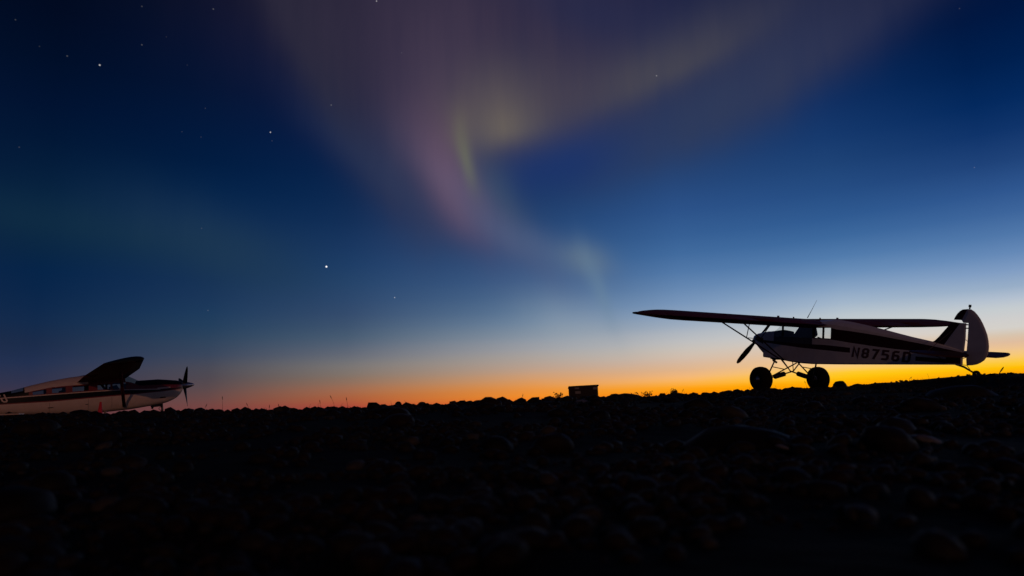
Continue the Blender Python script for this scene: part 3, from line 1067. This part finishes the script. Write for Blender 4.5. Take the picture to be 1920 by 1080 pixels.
CZ = lambda y: .635 + .079 * y - (.06 * ((y - 5.2) / .28) if y > 5.2 else 0)
for sg in (1, -1):
    k = wing_piece(sg, [.0, .55, 1.4, 2.6, 3.6, 4.6, 5.0], .2, .76, ces_chord, CZ, .06)
    wg = k.build('wing', WINGRED, ces, OFF)
    wing_piece(sg, [.0, .55, 1.4, 2.6, 3.6, 4.6, 5.0], 0, .1995, ces_chord, CZ, .06).build('leading_edge', BLACKP, wg)
    k = wing_piece(sg, [5.004, 5.2, 5.3, 5.38, 5.44, 5.48], 0, 1, ces_chord, CZ, .06)
    k.build('wing_tip', BLACKP, wg)
    wing_piece(sg, [.6, 1.4, 2.58], .765, 1, ces_chord, CZ, .06).build('flap', WINGRED, wg)
    wing_piece(sg, [2.62, 3.6, 4.6, 5.0], .765, 1, ces_chord, CZ, .06).build('aileron', WINGRED, wg)
    k = MB(); k.tube([(-.42, sg * 2.6, .80), (.02, sg * .55, -.52)], [.055, .06], 10, flat=.35); k.build('lift_strut', WINGRED, ces, OFF)
    k = MB(); k.tube([(-.62, sg * .35, -.6), (-.66, sg * .8, -.85), (-.7, sg * 1.12, -1.02)], [.05, .04, .03], 8, flat=.5); k.build('gear_leg', CREAM, ces, OFF)
    k = MB(); k.lathe([(.08, -.07), (.16, -.08), (.19, -.06), (.205, 0), (.19, .06), (.16, .08), (.08, .07)], (-.72, sg * 1.2, -1.04), 'y', 28)
    wh = k.build('wheel', RUBBER, ces, OFF)
    k = MB(); k.lathe([(0, -.072), (.08, -.07), (.08, .07), (0, .072)], (-.72, sg * 1.2, -1.04), 'y', 20); k.build('rim', ALU, wh)
    k = MB()
    n_ = [(-5.9, .05), (-6.3, 1.9), (-6.85, 1.95), (-6.95, .05)]
    vs = [(x, sg * y, .3 + .02) for x, y in n_] + [(x, sg * y, .3 - .02) for x, y in n_]
    k.add(vs, [(0, 1, 2, 3), (7, 6, 5, 4), (0, 1, 5, 4), (1, 2, 6, 5), (2, 3, 7, 6), (3, 0, 4, 7)])
    k.build('stabilizer', CREAM, ces, OFF)
k = MB(); k.prism([(-5.2, .4), (-6.1, .75), (-6.7, 1.75), (-6.85, 1.75), (-6.9, .36)], .07); k.build('tail_fin', CREAM, ces, OFF)
k = MB(); k.prism([(-6.87, 1.75), (-7.25, 1.75), (-7.2, .2), (-6.93, .12)], .06); k.build('rudder', REDP, ces, OFF)
# engine end
k = MB(); k.tube([(1.5, 0, -.5), (1.52, 0, -.8), (1.55, 0, -1.08)], [.05, .045, .035], 10); k.build('nose_gear_leg', STEEL, ces, OFF)
k = MB(); k.tube([(1.52, .0, -.62), (1.38, 0, -.74), (1.5, 0, -.88)], .014, 6); k.build('nose_gear_scissor', STEEL, ces, OFF)
k = MB(); k.lathe([(.07, -.06), (.15, -.07), (.18, -.05), (.19, 0), (.18, .05), (.15, .07), (.07, .06)], (1.57, 0, -1.14), 'y', 26); nw = k.build('nose_wheel', RUBBER, ces, OFF)
k = MB(); k.lathe([(0, -.062), (.07, -.06), (.07, .06), (0, .062)], (1.57, 0, -1.14), 'y', 16); k.build('rim', ALU, nw)
k = MB(); k.box((1.12, -.16, -.66), (1.45, .16, -.55)); k.tube([(1.2, .1, -.62), (1.15, .1, -.72)], .04, 8); k.build('cowl_flap', DARK, ces, OFF)
PX, PZ = 2.42, .13
k = MB(); k.lathe([(.0, .42), (.05, .36), (.10, .24), (.14, .10), (.155, 0), (.15, -.14)], (PX, 0, PZ), 'x', 24); k.build('spinner', ALU, ces, OFF)
for a in (R(128), R(20), R(248)):
    dv = Vector((0, math.cos(a), math.sin(a)))
    sd = Vector((0, -math.sin(a), math.cos(a)))
    prof = [(.1, .085, .06), (.25, .095, .04), (.5, .085, .02), (.75, .07, .012), (.9, .05, .008), (.97, .02, .004)]
    vs, fs = [], []
    for r_, c_, t_ in prof:
        tw_ = R(62 - 40 * min(1, r_ / .9))
        ax = Vector((math.sin(tw_), 0, 0)) + sd * math.cos(tw_)
        nx = Vector((math.cos(tw_), 0, 0)) - sd * math.sin(tw_)
        ctr = Vector((PX, 0, PZ)) + dv * r_
        for u, v in ((1, 0), (.3, 1), (-.6, .8), (-1, 0), (-.6, -.8), (.3, -1)):
            vs.append(ctr + ax * c_ * u + nx * t_ * v)
    n_ = len(prof)
    for i in range(n_ - 1):
        for q in range(6):
            fs.append((i*6 + q, i*6 + (q+1) % 6, (i+1)*6 + (q+1) % 6, (i+1)*6 + q))
    fs += [tuple(range(5, -1, -1)), tuple(range((n_ - 1)*6, n_*6))]
    pb = MB(); pb.add(vs, fs, 0, True); pb.build('propeller_blade', BLACKP, ces, OFF)
for xs in (-.15, -1.0, -1.85):
    for sg in (1, -1):
        k = MB(); k.tube([(xs, sg * .26, -.3), (xs - .06, sg * .26, .1), (xs - .12, sg * .26, .36)], [.17, .2, .1], 10, flat=.3); k.build('seat', DARK, ces, OFF)
k = MB(); k.box((.55, -.42, -.1), (.6, .42, .33)); k.build('instrument_panel', DARK, ces, OFF)

# ------------------------------------------------------------------ cone, shed, board, shrubs
p = at(188, 766, 24.0)
gzc = gz(p.x, p.y)
e = bpy.data.objects.new('traffic_cone', None); COL.objects.link(e); e.location = (p.x, p.y, gzc)
tag(e, 'small red traffic cone in front of the left airplane', 'traffic cone')
top = at(186, 753.5, 24.0).z - gzc
k = MB(); k.lathe([(.15, .03), (.135, .06), (.03, top), (.0, top)], (0, 0, 0), 'z', 24); k.build('cone_body', CONE, e)
k = MB(); k.box((-.19, -.19, 0), (.19, .19, .035)); k.build('base_plate', CONE, e)

SY = 46.0
pL, pR = at(1069, 740, SY), at(1123, 740, SY)
gs = gz((pL.x + pR.x) / 2, SY)
zl, zr = at(1069, 725.5, SY).z - gs, at(1123, 722.8, SY).z - gs
w2 = (pR.x - pL.x) / 2
shed = bpy.data.objects.new('shed', None); COL.objects.link(shed)
shed.location = ((pL.x + pR.x) / 2, SY + .9, gs)
shed.rotation_euler = (0, 0, R(-3))
tag(shed, 'small dark flat-roofed wooden shed on the horizon between the two airplanes', 'shed')
k = MB()
dpt = .9
n_b = 9
for i in range(n_b):            # front boards, each its own part
    x0 = -w2 + 2 * w2 * i / n_b + .006
    x1 = -w2 + 2 * w2 * (i + 1) / n_b - .006
    h0 = zl + (zr - zl) * (x0 + w2) / (2 * w2)
    h1 = zl + (zr - zl) * (x1 + w2) / (2 * w2)
    bb = MB()
    yy = -dpt - .02 - .006 * (i % 2)
    vs = [(x0, yy, 0), (x1, yy, 0), (x1, yy, h1 - .03), (x0, yy, h0 - .03)]
    vs += [(x, y + .03, z) for x, y, z in vs]
    bb.add(vs, [(0, 1, 2, 3), (7, 6, 5, 4), (0, 4, 5, 1), (1, 5, 6, 2), (2, 6, 7, 3), (3, 7, 4, 0)])
    bb.build('wall_board', WOOD, shed)
vs = [(-w2, -dpt + .012, 0), (w2, -dpt + .012, 0), (w2, dpt, 0), (-w2, dpt, 0), (-w2, -dpt + .012, zl - .05), (w2, -dpt + .012, zr - .05), (w2, dpt, zr - .1), (-w2, dpt, zl - .1)]
k.add(vs, [(0, 1, 5, 4), (1, 2, 6, 5), (2, 3, 7, 6), (3, 0, 4, 7), (0, 3, 2, 1)])
k.build('wall', WOOD, shed)
k = MB()
vs = [(-w2 - .03, -dpt - .10, zl - .02), (w2 + .06, -dpt - .10, zr - .01), (w2 + .06, dpt + .1, zr - .08), (-w2 - .03, dpt + .1, zl - .09)]
vs += [(x, y, z + .07) for x, y, z in vs]
k.add(vs, [(0, 3, 2, 1), (4, 5, 6, 7), (0, 1, 5, 4), (1, 2, 6, 5), (2, 3, 7, 6), (3, 0, 4, 7)])
k.build('roof', ROOF, shed)
for px0, px1, py0, py1 in ((1079, 1087, 726.5, 729.5), (1080, 1090, 733.5, 738), (1113, 1121, 725.5, 730)):
    a0, a1 = at(px0, py0, SY), at(px1, py1, SY)
    k = MB(); k.box((a0.x - shed.location.x, -dpt - .05, a1.z - gs), (a1.x - shed.location.x, -dpt - .03, a0.z - gs)); k.build('pale_panel', PALEP, shed)

a0, a1 = at(-30, 778.5, 10.5), at(40, 777.5, 10.5)
k = MB(); k.box((0, -.06, 0), (a1.x - a0.x, .06, .018))
bd = k.build('board', CREAM); bd.location = (a0.x, a0.y, a0.z - .009); bd.rotation_euler = (0, 0, 0)
tag(bd, 'thin pale board lying along the crest at the left edge under the tail', 'board')

rng = random.Random(11)


def shrub(px, py, Y, h, w, label, dens=90):
    g = at(px, py, Y)
    g0 = gz(g.x, Y)
    top_ = g.z - g0
    e = bpy.data.objects.new('shrub', None); COL.objects.link(e); e.location = (g.x, Y, g0)
    tag(e, label, 'shrub', 'shrubs beyond the crest')
    st_, lf = MB(), MB()
    for i in range(9):
        a = rng.uniform(0, 6.28)
        sp = w * rng.uniform(.1, .55)
        hh = top_ * rng.uniform(.7, 1.0)
        pts = [Vector((0, 0, 0)), Vector((sp * .5 * math.cos(a), sp * .5 * math.sin(a), hh * .55)), Vector((sp * math.cos(a), sp * math.sin(a), hh))]
        st_.tube(pts, [.012, .008, .003], 5)
        for _ in range(dens // 9):
            t = rng.uniform(.5, 1)
            q = pts[0].lerp(pts[1], t * 2) if t < .5 else pts[1].lerp(pts[2], t * 2 - 1)
            q = q + Vector((rng.gauss(0, .06), rng.gauss(0, .06), rng.gauss(0, .05)))
            n1 = Vector((rng.gauss(0, 1), rng.gauss(0, 1), rng.gauss(0, 1))).normalized()
            n2 = n1.orthogonal().normalized()
            s_ = rng.uniform(.035, .065)
            lf.add([q - n1 * s_, q + n2 * s_ * .5, q + n1 * s_, q - n2 * s_ * .5], [(0, 1, 2, 3)])
    st_.build('stems', TWIG, e)
    lf.build('foliage', LEAF, e)['kind'] = 'stuff'


shrub(1046, 736.5, 34, .5, .42, 'round little shrub just left of the shed', 260)
shrub(1213, 735, 32, .5, .32, 'thin twiggy shrub midway between the shed and the right airplane', 90)
shrub(1262, 732.5, 30, .5, .26, 'dense little shrub nearest the front tyre of the right airplane', 300)
shrub(1187, 738, 33, .4, .4, 'low shrub behind the stone heap right of the shed', 110)

# ------------------------------------------------------------------ stones
def stone_mesh(seed, sub):
    bm = bmesh.new()
    bmesh.ops.create_icosphere(bm, subdivisions=sub, radius=1)
    sd = Vector((seed * 3.7, seed * 1.3, seed * 5.1))
    fl = 0.5 + 0.25 * ((seed * 37) % 7) / 7
    el_ = 0.75 + 0.25 * ((seed * 53) % 5) / 5
    for v in bm.verts:
        c = v.co.copy()
        k_ = 1 + .22 * noise.noise(c * 1.1 + sd) + .09 * noise.noise(c * 2.6 + sd)
        v.co = Vector((c.x * k_, c.y * k_ * el_, c.z * k_ * fl))
    me_ = bpy.data.meshes.new('stone')
    bm.to_mesh(me_)
    bm.free()
    me_.polygons.foreach_set('use_smooth', [True] * len(me_.polygons))
    return me_


NV = 10
HI = [stone_mesh(i + 1, 3) for i in range(NV)]
LO = [stone_mesh(i + 1, 1) for i in range(NV)]
MID = [stone_mesh(i + 1, 2) for i in range(NV)]
for a in HI + MID:
    a.materials.append(STONE)
PALE_MESH = stone_mesh(4, 3)
PALE_MESH.materials.append(mat('pale_stone', (0.10, 0.095, 0.095), 0.6, var=.3, scale=3, bump=.3))
lo_v = [np.array([v.co[:] for v in x.vertices]) for x in LO]
lo_f = [np.array([p_.vertices[:] for p_ in x.polygons]) for x in LO]
mid_v = [np.array([v.co[:] for v in x.vertices]) for x in MID]
mid_f = [np.array([p_.vertices[:] for p_ in x.polygons]) for x in MID]

rs = np.random.RandomState(5)
cand = []                                    # x, y, size, variant, rotz, tilt
def scatter(n, r0, r1, smin, smax, power, a0=-46, a1=46):
    rr = np.sqrt(rs.uniform(r0**2, r1**2, n))
    aa = np.radians(rs.uniform(a0, a1, n))
    ss = smin + (smax - smin) * rs.uniform(0, 1, n) ** power
    for r_, a_, s_ in zip(rr, aa, ss):
        cand.append((r_ * math.sin(a_), r_ * math.cos(a_), s_))


scatter(3800, .7, 3.0, .008, .05, 3.2, -55, 55)
scatter(7000, 3.0, 7.5, .012, .065, 3.2)
scatter(9000, 7.0, 15.5, .018, .075, 3.4)
scatter(2600, 12.0, 19.0, .02, .055, 2.6, 8, 46)
scatter(700, 15, 30, .04, .11, 2.0, -46, 10)
# sandy gaps between the patches of stones
cand = [c for c in cand if noise.noise(Vector((c[0] * .8, c[1] * .8, 1.7))) + .6 * noise.noise(Vector((c[0] * 2.3, c[1] * 2.3, 4.1))) > -.12 + rs.uniform(-.25, .12) or c[1] > 16]
scatter(70, 1.8, 9, .06, .17, 2.2)
scatter(60, 8, 16, .07, .13, 2.2, -46, 18)
for _ in range(230):
    X = rs.uniform(-11, 6.4)
    cand.append((X, float(np.interp(X, CREST_X, CREST_Y)) + rs.uniform(-.9, .35), .045 + .085 * rs.uniform() ** 2))
# keep stones out from under the tyres and the airplane's contact points
clear = [(6.57, 18.54, .28), (8.35, 19.22, .28), (9.33, 14.02, .16)]
cand = [c for c in cand if all(math.hypot(c[0] - a, c[1] - b_) > r_ + c[2] for a, b_, r_ in clear) and math.hypot(c[0], c[1]) > .55 + c[2] and not (c[0] > 7.1 and c[2] > .035 and c[1] > 10.5)]


def vis(c):
    v = Vector((c[0], c[1], gz(c[0], c[1]) - EYE))
    z = v.dot(CAM_F)
    if z < .2:
        return 0
    x_, y_ = v.dot(CAM_R) / z * F_PX + 960, 540 - v.dot(CAM_U) / z * F_PX
    if not (-20 < x_ < 1940 and y_ < 1110):
        return 0
    yc = np.interp(c[0], CREST_X, CREST_Y)
    if c[1] > yc + .5:
        return 0
    return c[2] / z


order = sorted(range(len(cand)), key=lambda i: -vis(cand[i]))
single = set(order[:270])
gvx, gfx, base_i = [], [], 0
for i, (x, y, s_) in enumerate(cand):
    v = rs.randint(NV)
    rz = rs.uniform(0, 6.283)
    tx, ty = rs.normal(0, .18, 2)
    z0 = gz(x, y)
    sx = s_ * rs.uniform(.85, 1.25)
    if i in single:
        o = bpy.data.objects.new('stone', HI[v] if s_ / math.hypot(x, y) > .03 else MID[v])
        COL.objects.link(o)
        o.parent = GROUND
        o.location = (x, y, z0 + s_ * .18)
        o.rotation_euler = (tx, ty, rz)
        o.scale = (sx, s_, s_ * rs.uniform(.85, 1.1))
        continue
    near = math.hypot(x, y) < 1.9
    V_, F_ = (mid_v[v], mid_f[v]) if near else (lo_v[v], lo_f[v])
    M_ = np.array((Matrix.Rotation(rz, 3, 'Z') @ Matrix.Rotation(tx, 3, 'X') @ Matrix.Rotation(ty, 3, 'Y')))
    P_ = (V_ * np.array([sx, s_, s_])) @ M_.T + np.array([x, y, z0 + s_ * .16])
    gvx.append(P_)
    gfx.append(F_ + base_i)
    base_i += len(P_)
gvx = np.concatenate(gvx)
gfx = np.concatenate(gfx)
me = bpy.data.meshes.new('gravel')
me.vertices.add(len(gvx))
me.vertices.foreach_set('co', gvx.ravel())
me.loops.add(gfx.size)
me.polygons.add(len(gfx))
me.loops.foreach_set('vertex_index', gfx.ravel())
me.polygons.foreach_set('loop_start', np.arange(0, gfx.size, 3))
me.polygons.foreach_set('loop_total', np.full(len(gfx), 3))
me.polygons.foreach_set('use_smooth', np.ones(len(gfx), bool))
me.update(calc_edges=True)
me.validate()
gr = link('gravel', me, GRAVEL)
tag(gr, 'rounded river cobbles and gravel covering the dark foreground bank', 'gravel', kind='stuff')

# stones that stand out against the sky along the crest: x, y of top, width in px, depth, label
BOULD = [
    (1574, 714, 28, 16.5, 'rounded boulder standing just right of the rear tyre of the right airplane'),
    (1608, 719, 28, 16.0, 'low flat boulder second to the right of the rear tyre of the right airplane'),
    (1488, 726, 60, 16.6, 'long flat stone on the crest between the two fat tyres'),
    (1365, 731.5, 20, 15.0, 'small stone on the crest just left of the front fat tyre'),
    (1324, 735.5, 22, 14.6, 'rounded stone on the crest, second to the left of the front fat tyre'),
    (1176, 737.2, 56, 13.5, 'broad rounded stone on the crest, right peak of the pair right of the shed'),
    (1155, 737.8, 34, 13.3, 'pointed stone on the crest, left peak of the pair right of the shed'),
    (1021, 746.5, 10, 12.5, 'little dark stone on the crest left of the shed'),
    (895, 750, 18, 11.5, 'domed stone topping the crest near the middle of the picture'),
    (771, 757, 20, 11.5, 'flat-topped stone on the crest under the orange sky, right of a round one'),
    (747, 752.5, 13, 11.5, 'small round stone perched highest on the crest left of the middle'),
    (625, 763, 16, 11.5, 'knobbly stone on the crest where the orange glow begins'),
    (545, 764.5, 22, 12.0, 'humped stone on the crest midway between left airplane and picture centre'),
    (462, 767, 24, 12.2, 'wedge-shaped stone on the crest right of the left airplane'),
    (410, 767, 22, 12.2, 'lumpy stone on the crest nearest the left airplane nose'),
    (152, 768, 40, 13.5, 'dark mound-like stone hiding the belly of the left airplane, left of the cone'),
    (905, 838, 62, 4.2, 'round brown boulder in the middle of the foreground bank'),
    (1405, 742, 90, 9.5, 'large dark boulder on the slope below the front fat tyre'),
    (1390, 795, 240, 3.6, 'largest smooth dark boulder low in the right foreground'),
    (1690, 812, 150, 3.4, 'smooth boulder with a pale streak in the right foreground'),
    (1800, 722, 130, 8.5, 'broad boulder on the slope below the tailwheel of the right airplane'),
]
for i, (px, py, wd, Y, lab) in enumerate(BOULD):
    t = at(px, py, Y)
    s_ = wd / F_PX * Y / 2
    g0 = gz(t.x, t.y)
    me_ = HI[(i * 3 + 1) % NV] if wd > 40 else MID[(i * 3 + 1) % NV]
    ztop = max(v.co.z for v in me_.vertices)
    zs = max(s_ * .8, (t.z - g0) * .75 / ztop)
    zs = min(zs, s_ * 1.5)
    o = bpy.data.objects.new('boulder', me_)
    COL.objects.link(o)
    o.scale = (s_ * 1.02, s_ * 1.0, zs)
    o.location = (t.x, t.y, t.z - zs * ztop)
    o.rotation_euler = (0, 0, rs.uniform(-.5, .5))
    tag(o, lab, 'boulder', 'stones along the bank')

for px, py, wd, Y, lab in ((1737, 816, 50, 3.3, 'pale flat stone lying on the bank below the tail of the right airplane'), (1467, 834, 26, 3.0, 'small pale stone on the bank, straight below the gap between the fat tyres'), (1100, 757, 40, 9.5, 'pale cobble just below the crest under the shed')):
    t = at(px, py, Y)
    s_ = wd / F_PX * Y / 2
    o = bpy.data.objects.new('pale_stone', PALE_MESH)
    COL.objects.link(o)
    o.scale = (s_, s_ * .8, s_ * .6)
    o.location = (t.x, t.y, max(t.z - s_ * .35, gz(t.x, t.y) + s_ * .05))
    o.rotation_euler = (.1, .25, rs.uniform(-.5, .5))
    tag(o, lab, 'stone', 'stones along the bank')

# dry grass stalks on the crest
k = MB()
def stalk(px, py, Y, pxb, hd=True, thick=.0022):
    t = at(px, py, Y)
    bx_ = at(pxb, py + 30, Y).x
    g0 = gz(bx_, t.y)
    p0 = Vector((bx_, t.y, g0)); p2 = t
    mid = p0.lerp(p2, .55) + Vector(((p0.x - p2.x) * .12, 0, .01))
    k.tube([p0, mid, p2], [thick * 1.4, thick, thick * .7], 4)
    if hd:
        dd = (p2 - mid).normalized()
        k.tube([p2 - dd * .02, p2 + dd * .015, p2 + dd * .05], [thick, thick * 3, thick * .8], 5)
for a in ((417, 748, 12, 417), (386, 762, 12, 381), (621, 746, 11.5, 629), (650, 750, 11.5, 652), (505, 764, 12, 504), (523, 762, 12, 524), (980, 743, 12, 980), (1280, 733, 14, 1278), (1510, 718, 16, 1516), (1707, 709, 14.5, 1708), (464, 760, 12, 468), (600, 755, 12, 601)):
    stalk(*a)
for _ in range(60):
    x_ = rng.uniform(250, 1750)
    Xw = (x_ - 960) / F_PX * 12
    Yc = float(np.interp(Xw * 1.05, CREST_X, CREST_Y))
    q = at(x_, 760, Yc)
    g0 = gz(q.x, q.y)
    h_ = rng.uniform(.05, .13)
    lean = rng.uniform(-.05, .05)
    k.tube([(q.x, q.y, g0), (q.x + lean * .3, q.y, g0 + h_ * .6), (q.x + lean, q.y, g0 + h_)], [.0025, .002, .001], 4)
gs_ = k.build('dry_grass', TWIG)
tag(gs_, 'sparse thin dry grass stalks poking up along the crest', 'grass', kind='stuff')
# a single bent stalk with a heavy seed head right of the tailwheel
k = MB()
t = at(1882, 688, 9.0)
q = at(1872, 702, 9.0)
k.tube([(q.x - .02, 9.0, gz(q.x, 9.0)), (q.x - .005, 9.0, q.z - .05), (q.x, 9.0, q.z)], [.0012, .0009, .0007], 4)
k.tube([q, q.lerp(t, .35), q.lerp(t, .5), q.lerp(t, .8), t], [.002, .006, .009, .009, .003], 6)
o = k.build('grass_stalk', TWIG)
tag(o, 'single dry grass stalk with a dark seed head right of the tailwheel', 'grass')
